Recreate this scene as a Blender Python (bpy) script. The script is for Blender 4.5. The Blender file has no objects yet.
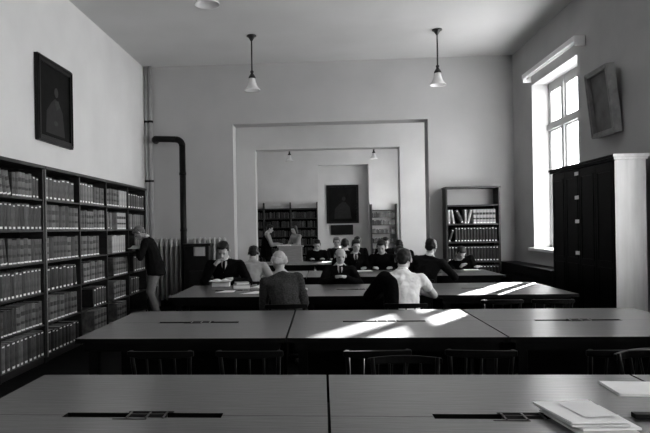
import bpy, bmesh, math, random
from mathutils import Vector, Matrix, Euler
C = bpy.context.scene.collection
PI = math.pi
V = Vector
rnd = random.Random(7)

# ------------------------------------------------------------------ materials
def mat(name, col, rough=.6, spec=.5, var=0., scale=4., stretch=(1, 1, 1), bump=0., coat=0., metal=0., col2=None, detail=4.):
    m = bpy.data.materials.new(name); m.use_nodes = True
    nt = m.node_tree; b = nt.nodes['Principled BSDF']
    b.inputs['Roughness'].default_value = rough
    b.inputs['Specular IOR Level'].default_value = spec
    b.inputs['Metallic'].default_value = metal
    b.inputs['Coat Weight'].default_value = coat
    b.inputs['Coat Roughness'].default_value = .27
    b.inputs['Coat IOR'].default_value = 1.75
    c = (col, col, col, 1)
    b.inputs['Base Color'].default_value = c
    if var or bump or col2 is not None:
        tc = nt.nodes.new('ShaderNodeTexCoord'); mp = nt.nodes.new('ShaderNodeMapping')
        mp.inputs['Scale'].default_value = stretch
        n = nt.nodes.new('ShaderNodeTexNoise'); n.inputs['Scale'].default_value = scale
        n.inputs['Detail'].default_value = detail
        nt.links.new(tc.outputs['Object'], mp.inputs[0]); nt.links.new(mp.outputs[0], n.inputs['Vector'])
        r = nt.nodes.new('ShaderNodeValToRGB')
        lo, hi = (col * (1 - var), col * (1 + var)) if col2 is None else (col, col2)
        r.color_ramp.elements[0].position = .3; r.color_ramp.elements[1].position = .7
        r.color_ramp.elements[0].color = (lo, lo, lo, 1); r.color_ramp.elements[1].color = (hi, hi, hi, 1)
        nt.links.new(n.outputs[0], r.inputs[0]); nt.links.new(r.outputs[0], b.inputs['Base Color'])
        if bump:
            bp = nt.nodes.new('ShaderNodeBump'); bp.inputs['Strength'].default_value = bump
            bp.inputs['Distance'].default_value = .01
            nt.links.new(n.outputs[0], bp.inputs['Height']); nt.links.new(bp.outputs[0], b.inputs['Normal'])
    return m
M = {}
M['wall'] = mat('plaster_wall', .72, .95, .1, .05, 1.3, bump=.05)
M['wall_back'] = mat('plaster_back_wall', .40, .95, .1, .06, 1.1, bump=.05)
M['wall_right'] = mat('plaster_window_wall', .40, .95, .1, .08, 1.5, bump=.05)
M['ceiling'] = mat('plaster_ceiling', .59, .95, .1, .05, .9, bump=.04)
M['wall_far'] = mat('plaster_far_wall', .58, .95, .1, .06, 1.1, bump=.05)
M['win'] = mat('window_frame_paint', .40, .5, .3, .03, 3)
M['lining'] = mat('window_lining_plaster', .42, .8, .2, .03, 3)
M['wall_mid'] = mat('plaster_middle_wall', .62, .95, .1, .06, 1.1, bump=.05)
M['floor'] = mat('dark_floor', .003, .8, .05, .3, 3, (1, 8, 1))
M['white_paint'] = mat('white_paint', .80, .5, .3, .03, 3)
M['top'] = mat('table_top_wood', .030, .42, .6, .4, 5., (1.2, 12, 1), bump=.18, coat=1.)
M['dark_wood'] = mat('dark_wood', .0025, .5, .06, .3, 6, (1, 1, 8))
M['case_wood'] = mat('bookcase_wood', .018, .4, .3, .3, 6, (1, 1, 6))
M['edge'] = mat('edge_highlight', .16, .4, .4, .3, 6, (1, 1, 6))  # pale tone of the highlight painted on the bookcase edge
M['case_back'] = mat('bookcase_back', .003, .8, .05, .3, 6)
M['slot'] = mat('slot_black', .004, .7, .1)
M['metal'] = mat('dull_metal', .07, .35, .5, .1, 9, metal=.8)
M['iron'] = mat('black_iron', .004, .5, .15, .3, 12)
M['radiator'] = mat('radiator_paint', .34, .5, .3, .1, 7)
M['pipe'] = mat('pipe_paint', .33, .6, .3, .06, 7)
M['frame_dark'] = mat('dark_picture_frame', .005, .35, .2, .3, 9)
M['frame_mid'] = mat('worn_picture_frame', .16, .4, .4, .3, 9)
M['canvas_dark'] = mat('dark_canvas', .003, .6, .06, .0, 4, col2=.008)
M['canvas_mid'] = mat('grey_canvas', .05, .5, .3, .0, 5, col2=.12)
M['paint_face'] = mat('painted_face', .028, .6, .2, .3, 20)
M['paint_bust'] = mat('painted_coat', .012, .6, .2, .3, 12)
M['light_side'] = mat('pale_wardrobe_side', .62, .4, .4, .12, 2.2, (6, 6, .6))
M['black_gloss'] = mat('black_glossy_doors', .002, .35, .03)
M['glint'] = mat('glint_white', .85, .6, .3, .03, 20)  # white of the glints painted on the cabinet door
M['paper'] = mat('paper', .82, .7, .2, .04, 8)
M['folder'] = mat('manila_folder', .6, .7, .2, .08, 9)
M['glass_white'] = mat('opal_glass', .78, .2, .5, .03, 5)
M['brass_dark'] = mat('dark_brass', .015, .35, .5, metal=.3)
M['skin'] = mat('skin', .33, .5, .4, .08, 9)
M['skin_shade'] = mat('skin_tanned', .33, .5, .4, .08, 9)
M['eye'] = mat('eye_dark', .02, .2, .5)
M['hair_dark'] = mat('dark_hair', .006, .45, .25, .4, 40, (1, 1, 3), bump=.4)
M['hair_grey'] = mat('grey_hair', .13, .6, .3, .3, 40, (1, 1, 3), bump=.4)
M['hair_bald'] = mat('cropped_white_hair', .34, .7, .2, .2, 40)
M['suit_black'] = mat('black_suit_cloth', .003, .9, .03, .3, 60, bump=.1)
M['suit_dark'] = mat('dark_suit_cloth', .007, .9, .04, .3, 60, bump=.1)
M['tweed'] = mat('tweed_cloth', .03, .9, .08, .55, 70, bump=.3)
M['shirt_grey'] = mat('grey_shirt_cloth', .30, .85, .1, .08, 10, bump=.1)
M['shirt_white'] = mat('white_shirt_cloth', .62, .85, .1, .05, 10, bump=.1)
M['trouser_grey'] = mat('grey_trousers', .17, .85, .1, .1, 30)
M['trouser_dark'] = mat('dark_trousers', .006, .85, .1, .1, 30)
M['shoe'] = mat('black_shoe', .01, .3, .4)
M['lectern'] = mat('pale_lectern_wood', .30, .5, .4, .12, 6, (1, 1, 6))
M['sun_out'] = None
tones = [('dark', .007, .7), ('dark grey', .024, .6), ('mid grey', .058, .6), ('light grey', .12, .5), ('pale banded', .32, .3)]
BOOKM = [mat('book_cloth_' + t[0].replace(' ', '_'), t[1], .5, .4, t[2], 14, (1, 1, 1)) for t in tones]
M['leaves'] = mat('page_block', .45, .8, .1, .15, 60, (8, 1, 1))
M['label_white'] = mat('label_paper', .85, .7, .2, .1, 20)

# ------------------------------------------------------------------ mesh helpers
def box(bm, x0, x1, y0, y1, z0, z1, rot=None, mi=0):
    vs = [V((x, y, z)) for x in (x0, x1) for y in (y0, y1) for z in (z0, z1)]
    if rot is not None: vs = [rot @ v for v in vs]
    v = [bm.verts.new(p) for p in vs]
    for f in ((0, 1, 3, 2), (4, 6, 7, 5), (0, 4, 5, 1), (2, 3, 7, 6), (0, 2, 6, 4), (1, 5, 7, 3)):
        fc = bm.faces.new([v[i] for i in f]); fc.material_index = mi
    return v
def tube(bm, pts, r, n=10, cap=True, mi=0, smooth=True):
    pts = [V(p) for p in pts]; rs = r if isinstance(r, (list, tuple)) else [r] * len(pts)
    rings = []; up = None
    for i, p in enumerate(pts):
        d = (pts[min(i + 1, len(pts) - 1)] - pts[max(i - 1, 0)]).normalized()
        if up is None:
            up = d.cross(V((0, 0, 1)) if abs(d.z) < .9 else V((1, 0, 0))).normalized()
        s = (up - d * up.dot(d)).normalized(); t = d.cross(s); up = s
        rings.append([bm.verts.new(p + (s * math.cos(a) + t * math.sin(a)) * rs[i]) for a in [2 * PI * k / n for k in range(n)]])
    for a, b in zip(rings, rings[1:]):
        for k in range(n):
            f = bm.faces.new((a[k], a[(k + 1) % n], b[(k + 1) % n], b[k])); f.smooth = smooth; f.material_index = mi
    if cap:
        bm.faces.new(rings[0][::-1]).material_index = mi; bm.faces.new(rings[-1]).material_index = mi
def lathe(bm, prof, n=20, c=(0, 0, 0), mi=0):
    c = V(c); rings = []
    for r, z in prof:
        rings.append([bm.verts.new(c + V((r * math.cos(2 * PI * k / n), r * math.sin(2 * PI * k / n), z))) for k in range(n)])
    for a, b in zip(rings, rings[1:]):
        for k in range(n):
            f = bm.faces.new((a[k], a[(k + 1) % n], b[(k + 1) % n], b[k])); f.smooth = True; f.material_index = mi
    if prof[0][0] > 1e-4: bm.faces.new(rings[0][::-1])
    if prof[-1][0] > 1e-4: bm.faces.new(rings[-1])
def obj(name, bm, m, parent=None, bevel=0, loc=None):
    bmesh.ops.remove_doubles(bm, verts=bm.verts, dist=1e-6)
    bmesh.ops.recalc_face_normals(bm, faces=bm.faces)
    me = bpy.data.meshes.new(name); bm.to_mesh(me); bm.free()
    o = bpy.data.objects.new(name, me); C.objects.link(o)
    for k in (m if isinstance(m, (list, tuple)) else [m]): me.materials.append(k)
    if parent: o.parent = parent
    if loc: o.location = loc
    if bevel:
        b = o.modifiers.new('b', 'BEVEL'); b.width = bevel; b.segments = 2; b.limit_method = 'ANGLE'
    return o
def B(): return bmesh.new()
def bx(name, dims, m, parent=None, bevel=0):
    bm = B(); box(bm, *dims); return obj(name, bm, m, parent, bevel)
def thing(name, label, cat, loc=(0, 0, 0), rz=0, group=None, rot=None):
    o = bpy.data.objects.new(name, None); C.objects.link(o)
    o.empty_display_size = .1
    o.location = loc; o.rotation_euler = rot or (0, 0, rz); tag(o, label, cat, group); return o
def tag(o, label, cat, group=None):
    o['label'] = label; o['category'] = cat
    if group: o['group'] = group
    return o
def struct(name, bm, m, parent=None, bevel=0):
    o = obj(name, bm, m, parent, bevel)
    if not parent: o['kind'] = 'structure'
    return o
KIDS = {}
def dup(root, loc, rot, label, group=None):
    def cp(o, par):
        c = o.copy(); C.objects.link(c); c.parent = par
        for ch in o.children: cp(ch, c)
        return c
    r = cp(root, None); r.location = loc; r.rotation_euler = rot; r['label'] = label
    if group: r['group'] = group
    return r
class First:
    """first placement moves the prototype itself, later ones copy it"""
    def __init__(s, make): s.o = make(); s.used = False
    def put(s, loc, rot, label, group=None):
        if not s.used:
            s.used = True; o = s.o; o.location = loc; o.rotation_euler = rot; o['label'] = label
            if group: o['group'] = group
            return o
        return dup(s.o, loc, rot, label, group)

# ------------------------------------------------------------------ room
XL, XR, YB, H0 = -3.55, 3.75, 12.6, 4.83
XO = 4.12                        # outer face of the window wall
YE = 26.0
WINS = [(-1.3, .8), (4.6, 6.7), (9.4, 11.5), (14.0, 15.6), (19.9, 21.7), (23.2, 25.0)]
WZ0, WZ1 = 1.1, 4.0
def room():
    bm = B(); box(bm, XL - .3, XO, -4, YE + 1.3, -.2, 0); struct('floor', bm, M['floor'])
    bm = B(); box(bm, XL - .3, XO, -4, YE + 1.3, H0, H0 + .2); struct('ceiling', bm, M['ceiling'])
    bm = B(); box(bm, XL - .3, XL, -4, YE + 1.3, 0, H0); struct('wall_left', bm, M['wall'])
    bm = B(); ys = [-4] + [y for w in WINS for y in w] + [YE + 1.3]
    for a, b in zip(ys[0::2], ys[1::2]): box(bm, XR, XO, a, b, 0, H0)
    for a, b in WINS:
        box(bm, XR, XO, a, b, 0, WZ0); box(bm, XR, XO, a, b, WZ1, H0)
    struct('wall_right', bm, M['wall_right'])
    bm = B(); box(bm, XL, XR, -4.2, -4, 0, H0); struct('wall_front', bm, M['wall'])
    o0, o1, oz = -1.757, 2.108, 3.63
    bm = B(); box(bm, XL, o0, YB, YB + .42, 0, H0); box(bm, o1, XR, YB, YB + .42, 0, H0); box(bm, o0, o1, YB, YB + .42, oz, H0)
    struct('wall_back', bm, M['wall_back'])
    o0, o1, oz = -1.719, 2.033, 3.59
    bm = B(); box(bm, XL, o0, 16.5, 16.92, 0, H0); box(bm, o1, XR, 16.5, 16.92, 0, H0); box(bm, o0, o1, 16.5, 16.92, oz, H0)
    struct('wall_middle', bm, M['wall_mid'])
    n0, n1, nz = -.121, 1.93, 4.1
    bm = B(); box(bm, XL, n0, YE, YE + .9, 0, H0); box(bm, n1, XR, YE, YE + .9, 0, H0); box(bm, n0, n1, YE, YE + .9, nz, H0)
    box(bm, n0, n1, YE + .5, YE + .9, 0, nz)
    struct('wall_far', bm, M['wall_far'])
    # window linings, sills, frames, panes
    wp = glass()
    for i, (a, b) in enumerate(WINS):
        bm = B()
        t = .012
        box(bm, XR - .002, XO - .1, a, a + .09, WZ0, WZ1); box(bm, XR - .002, XO, b - t, b, WZ0, WZ1)  # near lining thickened to clip stray sun
        box(bm, XR - .002, XO, a, b, WZ1 - t, WZ1)
        struct('trim_%d' % (i + 1), bm, M['lining'])
        bm = B(); fx0, fx1 = XO - .09, XO - .03
        w = .06
        box(bm, fx0, fx1, a + t, a + t + w, WZ0, WZ1 - t); box(bm, fx0, fx1, b - t - w, b - t, WZ0, WZ1 - t)
        box(bm, fx0, fx1, a, b, WZ0 + .01, WZ0 + w); box(bm, fx0, fx1, a + t, b - t, WZ1 - t - .13, WZ1 - t)  # header deepened to keep stray sun off the nearest tables
        box(bm, fx0 - .03, fx1, a + t, b - t, 3.17, 3.27)
        L = b - a
        for k in (1, 2):
            y = a + L * k / 3; box(bm, fx0 - .02, fx1, y - .055, y + .055, WZ0, WZ1 - t)
        for k in range(3):   # casement stiles
            y0 = a + L * k / 3; y1 = y0 + L / 3
            for z0, z1 in ((WZ0 + w, 3.17), (3.27, WZ1 - t - .12)):
                for yy in (y0 + .05, y1 - .105): box(bm, fx0 + .01, fx1 - .01, yy, yy + .055, z0, z1)
                box(bm, fx0 + .01, fx1 - .01, y0 + .05, y1 - .05, z0, z0 + .04); box(bm, fx0 + .01, fx1 - .01, y0 + .05, y1 - .05, z1 - .03, z1)
        wf = struct('window_%d' % (i + 1), bm, M['win'])
        bm = B(); box(bm, XR - .09, XO - .02, a - .06, b + .06, WZ0 - .04, WZ0 + .01)
        obj('window_sill', bm, M['white_paint'], wf, .004)
        bm = B(); box(bm, fx0 + .025, fx0 + .03, a + .03, b - .03, WZ0 + .03, WZ1 - .04); obj('window_pane', bm, wp, wf)
        lt = bpy.data.lights.new('daylight_portal', 'AREA'); lt.shape = 'RECTANGLE'; lt.size = WZ1 - WZ0; lt.size_y = b - a
        lt.cycles.is_portal = True
        lo = bpy.data.objects.new('daylight_portal', lt); C.objects.link(lo)
        lo.location = (XO + .02, (a + b) / 2, (WZ0 + WZ1) / 2); lo.rotation_euler = (0, PI / 2, 0)
    # crack and stain in the plaster near the back left corner, a real flaked strip
    # baseboards
    bm = B(); box(bm, XL, XL + .02, -4, YB, 0, .14); struct('baseboard_left', bm, M['dark_wood'])
    bm = B(); box(bm, XL + .02, -1.757, YB - .02, YB, 0, .14); box(bm, 2.108, XR, YB - .02, YB, 0, .14); struct('baseboard_back', bm, M['dark_wood'])
    bm = B(); box(bm, XR - .02, XR, -4, YB - .02, 0, .14); struct('baseboard_right', bm, M['dark_wood'])
def glass():
    m = bpy.data.materials.new('window_glass'); m.use_nodes = True; nt = m.node_tree
    for n in list(nt.nodes): nt.nodes.remove(n)
    o = nt.nodes.new('ShaderNodeOutputMaterial'); mx = nt.nodes.new('ShaderNodeMixShader')
    t = nt.nodes.new('ShaderNodeBsdfTransparent'); g = nt.nodes.new('ShaderNodeBsdfGlossy'); g.inputs['Roughness'].default_value = .02
    mx.inputs[0].default_value = .06
    nt.links.new(t.outputs[0], mx.inputs[1]); nt.links.new(g.outputs[0], mx.inputs[2]); nt.links.new(mx.outputs[0], o.inputs[0])
    return m
room()

# ------------------------------------------------------------------ tables
TW, TD, TZ = 1.5, 1.48, .76
def make_table():
    t = thing('reading_table', '', 'table')
    bm = B(); z0, z1 = TZ - .035, TZ
    sx0, sx1, sy0, sy1 = TW / 2 - .34, TW / 2 + .32, TD / 2 - .01, TD / 2 + .055
    box(bm, 0, TW, 0, sy0, z0, z1); box(bm, 0, TW, sy1, TD, z0, z1)
    yc = TD / 2 + .02
    for xa, xb in ((0, sx0), (sx1, TW)): box(bm, xa, xb, sy0, yc - .0015, z0, z1); box(bm, xa, xb, yc + .0015, sy1, z0, z1)
    bm.normal_update()
    for f in bm.faces:
        if abs(f.normal.z) < .5: f.material_index = 1
    obj('tabletop', bm, [M['top'], M['dark_wood']], t, 0)
    bm = B(); box(bm, sx0 - .01, sx1 + .01, sy0 - .01, sy1 + .01, z0 - .02, z0 - .001)
    obj('pen_trough', bm, M['slot'], t)
    bm = B()
    box(bm, sx0 + .27, sx0 + .43, sy0 + .035, sy0 + .043, z0 + .005, z1 + .004)
    for x in (.27, .35, .42): box(bm, sx0 + x, sx0 + x + .008, sy0 - .012, sy1 + .004, z1 + .0005, z1 + .004)
    obj('metal_bracket', bm, M['metal'], t)
    bm = B(); box(bm, sx0 + .22, sx0 + .36, sy0 - .028, sy0 - .02, z1 + .0005, z1 + .002)
    box(bm, sx0 + .26, sx0 + .45, sy1 + .004, sy1 + .016, z1 + .0005, z1 + .003)
    obj('inkwell_flap', bm, M['slot'], t)
    bm = B(); i = .05
    box(bm, i, TW - i, i, i + .02, z0 - .065, z0 - .001); box(bm, i, TW - i, TD - i - .02, TD - i, z0 - .065, z0 - .001)
    box(bm, i, i + .02, i + .02, TD - i - .02, z0 - .065, z0 - .001); box(bm, TW - i - .02, TW - i, i + .02, TD - i - .02, z0 - .065, z0 - .001)
    obj('apron', bm, M['dark_wood'], t)
    for x in (i + .022, TW - i - .087):
        for y in (i + .022, TD - i - .087):
            bm = B(); box(bm, x, x + .065, y, y + .065, 0, z0 - .001); obj('leg', bm, M['dark_wood'], t, .004)
    bm = B(); box(bm, .072, TW - .072, TD / 2 + .07, TD / 2 + .09, .09, z0 - .001); obj('light_block_panel', bm, M['dark_wood'], t)  # added black screen, hides the sunlit floor behind the table
    return t
tables = First(make_table)
rows = [('nearest row', -1.49, 1.80), ('second row', -1.765, 4.38), ('third row', -1.755, 7.06), ('fourth row', -1.755, 9.8)]
for rn, x0, y0 in rows:
    for k, side in enumerate(('left', 'middle', 'right')):
        ex = {('nearest row', 1): ', stack of papers on it', ('second row', 1): ', streaked with sunlight', ('third row', 0): ', open books on it',
              ('second row', 0): ', bare', ('third row', 2): ', one sunlight streak'}.get((rn, k), '')
        tables.put((x0 + k * (TW + .012), y0, 0), (0, 0, 0), 'large wooden reading table with pen slot, %s in %s%s' % (side, rn, ex), 'long rows of reading tables')
for k, side in enumerate(('left', 'middle', 'right')):
    tables.put((-1.62 + k * 1.506, 13.1, 0), (0, 0, 0), 'distant reading table just beyond the first archway, the %s one' % side, 'long rows of reading tables')

# ------------------------------------------------------------------ chairs
def make_chair():
    t = thing('wooden_chair', '', 'chair')           # faces +Y, origin below the seat centre
    bm = B(); n = 12
    pts = [(.2 * math.copysign(abs(math.cos(a)) ** .6, math.cos(a)), .19 * math.copysign(abs(math.sin(a)) ** .6, math.sin(a))) for a in [2 * PI * k / 20 for k in range(20)]]
    top = [bm.verts.new((x, y, .45)) for x, y in pts]; bot = [bm.verts.new((x, y, .422)) for x, y in pts]
    bm.faces.new(top); bm.faces.new(bot[::-1])
    for k in range(20): bm.faces.new((bot[k], bot[(k + 1) % 20], top[(k + 1) % 20], top[k]))
    obj('seat', bm, M['dark_wood'], t, .004)
    for sx in (-1, 1):
        bm = B(); tube(bm, [(sx * .16, .15, .43), (sx * .19, .18, 0)], [.018, .013]); obj('leg', bm, M['dark_wood'], t)
        bm = B(); tube(bm, [(sx * .16, -.15, .43), (sx * .185, -.2, 0)], [.018, .013]); obj('leg', bm, M['dark_wood'], t)
        bm = B(); tube(bm, [(sx * .165, -.155, .43), (sx * .18, -.19, .62), (sx * .19, -.215, .755)], .014); obj('back_post', bm, M['dark_wood'], t)
    bm = B(); N = 12
    for j in range(N):
        a0 = -1 + 2 * j / N; a1 = -1 + 2 * (j + 1) / N
        P = []
        for a in (a0, a1):
            x = .215 * a; y = -.20 - .045 * (1 - a * a)
            h = .035 + .015 * (1 - a * a)
            P.append([(x, y, .735 - h / 2), (x, y - .022, .735 - h / 2), (x, y - .026, .735 + h / 2), (x, y - .002, .735 + h / 2)])
        v0 = [bm.verts.new(p) for p in P[0]]; v1 = [bm.verts.new(p) for p in P[1]]
        for k in range(4): bm.faces.new((v0[k], v1[k], v1[(k + 1) % 4], v0[(k + 1) % 4])).smooth = False
        if j == 0: bm.faces.new(v0)
        if j == N - 1: bm.faces.new(v1[::-1])
    obj('top_rail', bm, M['dark_wood'], t, .006)
    bm = B()
    for x in (-.09, 0, .09): tube(bm, [(x, -.17, .44), (x, -.235 + abs(x) * .2, .72)], .008, 8)
    obj('back_spindle', bm, M['dark_wood'], t)
    bm = B(); tube(bm, [(-.175, .165, .2), (-.178, -.175, .2)], .009, 8); tube(bm, [(.175, .165, .2), (.178, -.175, .2)], .009, 8); tube(bm, [(-.177, 0, .2), (.177, 0, .2)], .009, 8)
    obj('stretcher', bm, M['dark_wood'], t)
    return t
chairs = First(make_chair)
EC = 'empty wooden chairs pushed up to the tables'
for x, y, rz, lab in [
    (-1.04, 4.18, 0, 'empty dark chair tucked under near side of second-row left table, leftmost of two'),
    (-.47, 4.18, 0, 'empty dark chair tucked under near side of second-row left table, rightmost of two'),
    (.31, 4.18, .1, 'empty dark chair under second-row middle table, nearer its left end'),
    (.98, 4.18, -.08, 'empty dark chair under second-row middle table, nearer its right end'),
    (1.79, 4.18, .05, 'empty dark chair under near side of second-row right table'),
    (.47, 3.52, PI, 'empty dark chair on the far side of the nearest-row middle table'),
    (1.98, 3.72, PI + .4, 'empty dark chair at far side of nearest-row right table, turned askew'),
    (1.83, 6.84, 0, 'empty dark chair at near side of third-row right table, left one'),
    (2.34, 6.84, 0, 'empty dark chair at near side of third-row right table, right one')]:
    chairs.put((x, y, 0), (0, 0, rz), lab, EC)

# ------------------------------------------------------------------ bookcases
def left_case(name, label, ys, mats=('case_wood',)):
    """shelves along the left wall: ys are the upright positions, front faces +X"""
    F, K = -3.24, XL + .012
    t = thing(name, label, 'bookcase', (F, ys[0], 0))
    o = V((-F, -ys[0], 0))
    def part(nm, d, m='case_wood', bev=.003):
        bm = B(); box(bm, d[0] - F, d[1] - F, d[2] - ys[0], d[3] - ys[0], d[4], d[5]); return obj(nm, bm, M[m], t, bev)
    th = .03
    for k, y in enumerate(ys):
        nm = 'side_panel' if k in (0, len(ys) - 1) else 'divider'
        a = y if k == 0 else (y - th if k == len(ys) - 1 else y - th / 2)
        part(nm, (K + .012, F, a, a + th, .0, 2.262))
    if ys[0] > 7: part('edge_strip', (F + .0005, F + .012, ys[0] + .001, ys[0] + .024, .06, 2.262), 'edge')  # pale strip paints a highlight down the first upright
    part('top_board', (K, F + .025, ys[0], ys[-1], 2.262, 2.3))
    part('back_panel', (K, K + .012, ys[0] + .0, ys[-1], .0, 2.262), 'case_back')
    part('plinth', (K + .02, F - .02, ys[0] + th, ys[-1] - th, 0, .06))
    for z in SHELF:
        for k in range(len(ys) - 1):
            a = ys[k] + (th if k == 0 else th / 2); b = ys[k + 1] - (th if k == len(ys) - 2 else th / 2)
            part('shelf', (K + .012, F - .006, a, b, z - .022, z))
    return t
SHELF = [.085, .45, .82, 1.18, 1.55, 1.91]
left_case('bookcase', 'dark open bookcase against left wall, nearest the camera', [6.12, 7.19])
left_case('bookcase', 'long dark four-bay bookcase on left wall, running to the far corner', [7.205, 8.29, 9.35, 10.41, 11.47])

def make_book(th, h, d, tone, band):
    o = B()
    # cover shell with rounded spine facing -Y, page block inside
    c = .003; bm = o
    box(bm, 0, c, 0, d, 0, h); box(bm, th - c, th, 0, d, 0, h)
    N = 5; prev = None
    for j in range(N + 1):
        a = j / N; x = th * a; y = -.016 * math.sin(PI * a) ** .7
        cur = [bm.verts.new((x, y, 0)), bm.verts.new((x, y + c, 0)), bm.verts.new((x, y + c, h)), bm.verts.new((x, y, h))]
        if prev:
            for k in range(4): bm.faces.new((prev[k], cur[k], cur[(k + 1) % 4], prev[(k + 1) % 4]))
        else: bm.faces.new(cur)
        prev = cur
    bm.faces.new(prev[::-1])
    box(bm, c, th - c, .004, d - .006, .004, h - .004, mi=1)
    me = obj('book', bm, [BOOKM[tone], M['leaves']])
    tag(me, '', 'book')
    def strip(nm, z0, z1, m, w=.82):
        b = B(); prev = None
        for j in range(5):
            a = (1 - w) / 2 + w * j / 4; x = th * a; y = -.016 * math.sin(PI * a) ** .7 - .0012
            cur = [b.verts.new((x, y, z0)), b.verts.new((x, y + .001, z0)), b.verts.new((x, y + .001, z1)), b.verts.new((x, y, z1))]
            if prev:
                for k in range(4): b.faces.new((prev[k], cur[k], cur[(k + 1) % 4], prev[(k + 1) % 4]))
            else: b.faces.new(cur)
            prev = cur
        b.faces.new(prev[::-1])
        q = obj(nm, b, m, me); return q
    if band == 1:
        strip('spine_label', h * .05, h * .13, M['label_white'], .55); strip('title_label', h * .9, h * .95, M['label_white'], .5)
    elif band == 2:
        strip('spine_label', h * .04, h * .10, M['label_white'], .9); strip('title_label', h * .62, h * .78, BOOKM[1], .95); strip('title_label', h * .3, h * .4, BOOKM[1], .95)
    else:
        strip('spine_label', h * .06, h * .11, M['label_white'], .4)
    return me
protos = {}
def book(th, h, d, tone, band, loc, rot, label, group):
    key = (round(th, 3), round(h, 3), tone, band)
    if key not in protos: protos[key] = First(lambda: make_book(th, h, d, tone, band))
    return protos[key].put(loc, rot, label, group)
ORD = ['first', 'second', 'third', 'fourth', 'fifth', 'sixth', 'seventh', 'eighth', 'ninth', 'tenth', 'eleventh', 'twelfth', 'thirteenth', 'fourteenth', 'fifteenth', 'sixteenth', 'seventeenth', 'eighteenth', 'nineteenth', 'twentieth']
SHN = ['bottom shelf', 'second shelf from bottom', 'third shelf from bottom', 'fourth shelf from bottom', 'fifth shelf from bottom', 'top shelf']
NB = 0
def fill_left(y0, y1, si, tone, th, h, band, bay, x=-3.262, start=0., frac=1., leans=(), jitter=0, alt=None, alt_from=99, z=None):
    """books standing spine to +X from y0 to y1"""
    global NB
    y = y0 + start * (y1 - y0); end = y0 + frac * (y1 - y0); k = 0; z = SHELF[si]
    while True:
        tn, t2, hh, bd = tone, th, h, band
        if k >= alt_from and alt: tn, t2, hh, bd = alt
        q = rnd.random()
        if tn < 4: tn = max(0, min(3, tn + (-1 if q < .25 else (1 if q > .85 else 0))))
        t2 = t2 * (1.0, .84, 1.12)[rnd.randrange(3)]
        if rnd.random() < .3: hh = hh - .014
        ang = 0
        if k in leans: ang = -.14 - .06 * (leans.index(k) % 3)
        need = t2 * math.cos(ang) + abs(hh * math.sin(ang))
        adv = t2 / math.cos(ang) + .002 if ang else t2 + (.007 if k % 2 else .004)
        if y + need > end: break
        if ang:                     # leaning top toward the near end; keep the foot corner on the shelf
            # local x axis -> world +Y ; rotation about local y by ang
            loc = (x, y + hh * abs(math.sin(ang)) , z + (0 if ang < 0 else t2 * math.sin(ang)))
            nxt = k + 1 in leans
            if k - 1 in leans: loc = (x, prevend + .002, z)
            book(t2, hh, .21, tn, bd, loc, (0, ang, PI / 2), '%s volume leaning, %s from near end, %s, %s' % (tones[tn][0], ORD[k], SHN[si], bay), 'bound volumes on the left wall')
            prevend = loc[1] + t2 / math.cos(ang); y = prevend + (0 if nxt else t2 * 0 + .02)
        else:
            book(t2, hh, .21, tn, bd, (x, y, z), (0, 0, PI / 2), '%s volume, %s from near end, %s, %s' % (tones[tn][0], ORD[k], SHN[si], bay), 'bound volumes on the left wall')
            y += adv; prevend = y
        NB += 1; k += 1
        if k > 19: break
# bay 1 (near case)
a, b = 6.155, 7.155; bn = 'nearest left-wall bay'
fill_left(a, b, 5, 3, .075, .27, 2, bn, leans=(0, 1, 2), alt=(1, .075, .25, 1), alt_from=9)
fill_left(a, b, 4, 1, .1, .29, 1, bn)
fill_left(a, b, 3, 2, .085, .28, 2, bn, leans=(0, 1))
fill_left(a, b, 2, 2, .085, .29, 1, bn)
fill_left(a, b, 1, 2, .085, .28, 2, bn)
fill_left(a, b, 0, 2, .095, .30, 1, bn, jitter=1)
a, b = 7.24, 8.27; bn = 'second left-wall bay'
fill_left(a, b, 5, 2, .125, .27, 1, bn)
fill_left(a, b, 4, 2, .1, .30, 2, bn, jitter=1)
fill_left(a, b, 3, 2, .105, .29, 2, bn)
fill_left(a, b, 2, 1, .105, .29, 1, bn, alt=(2, .105, .27, 1), alt_from=5, leans=(7,))
fill_left(a, b, 1, 3, .1, .30, 2, bn, frac=.97)
fill_left(a, b, 0, 1, .11, .27, 1, bn, frac=.95)
a, b = 8.31, 9.33; bn = 'third left-wall bay'
fill_left(a, b, 5, 3, .1, .28, 1, bn, alt=(2, .12, .25, 2), alt_from=5)
fill_left(a, b, 4, 3, .085, .27, 2, bn, alt=(3, .11, .285, 2), alt_from=6)
fill_left(a, b, 3, 3, .12, .28, 2, bn, frac=.82)
fill_left(a, b, 2, 3, .1, .28, 2, bn, start=.12, frac=.95)
fill_left(a, b, 1, 1, .1, .27, 1, bn, start=.45, frac=.98)
fill_left(a, b, 0, 3, .11, .30, 2, bn, start=.5)
a, b = 9.37, 10.39; bn = 'fourth left-wall bay'
fill_left(a, b, 5, 3, .12, .27, 2, bn, alt=(4, .12, .27, 0), alt_from=5)
fill_left(a, b, 4, 3, .1, .26, 0, bn, leans=(0,), start=0, frac=.3)
fill_left(a, b, 4, 4, .1, .27, 2, bn + ' after gap', start=.5, frac=1)
fill_left(a, b, 3, 4, .11, .28, 0, bn, start=.25, frac=.95)
fill_left(a, b, 2, 3, .12, .28, 2, bn, start=.3)
fill_left(a, b, 1, 3, .1, .28, 2, bn, start=.3, frac=.9)
fill_left(a, b, 0, 3, .11, .29, 2, bn, start=.45)
a, b = 10.43, 11.42; bn = 'farthest left-wall bay'
fill_left(a, b, 5, 1, .13, .25, 1, bn)
fill_left(a, b, 4, 3, .12, .26, 0, bn, start=.1)
fill_left(a, b, 3, 2, .12, .26, 1, bn, start=.4)
fill_left(a, b, 2, 1, .12, .28, 1, bn, start=.3)
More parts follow.
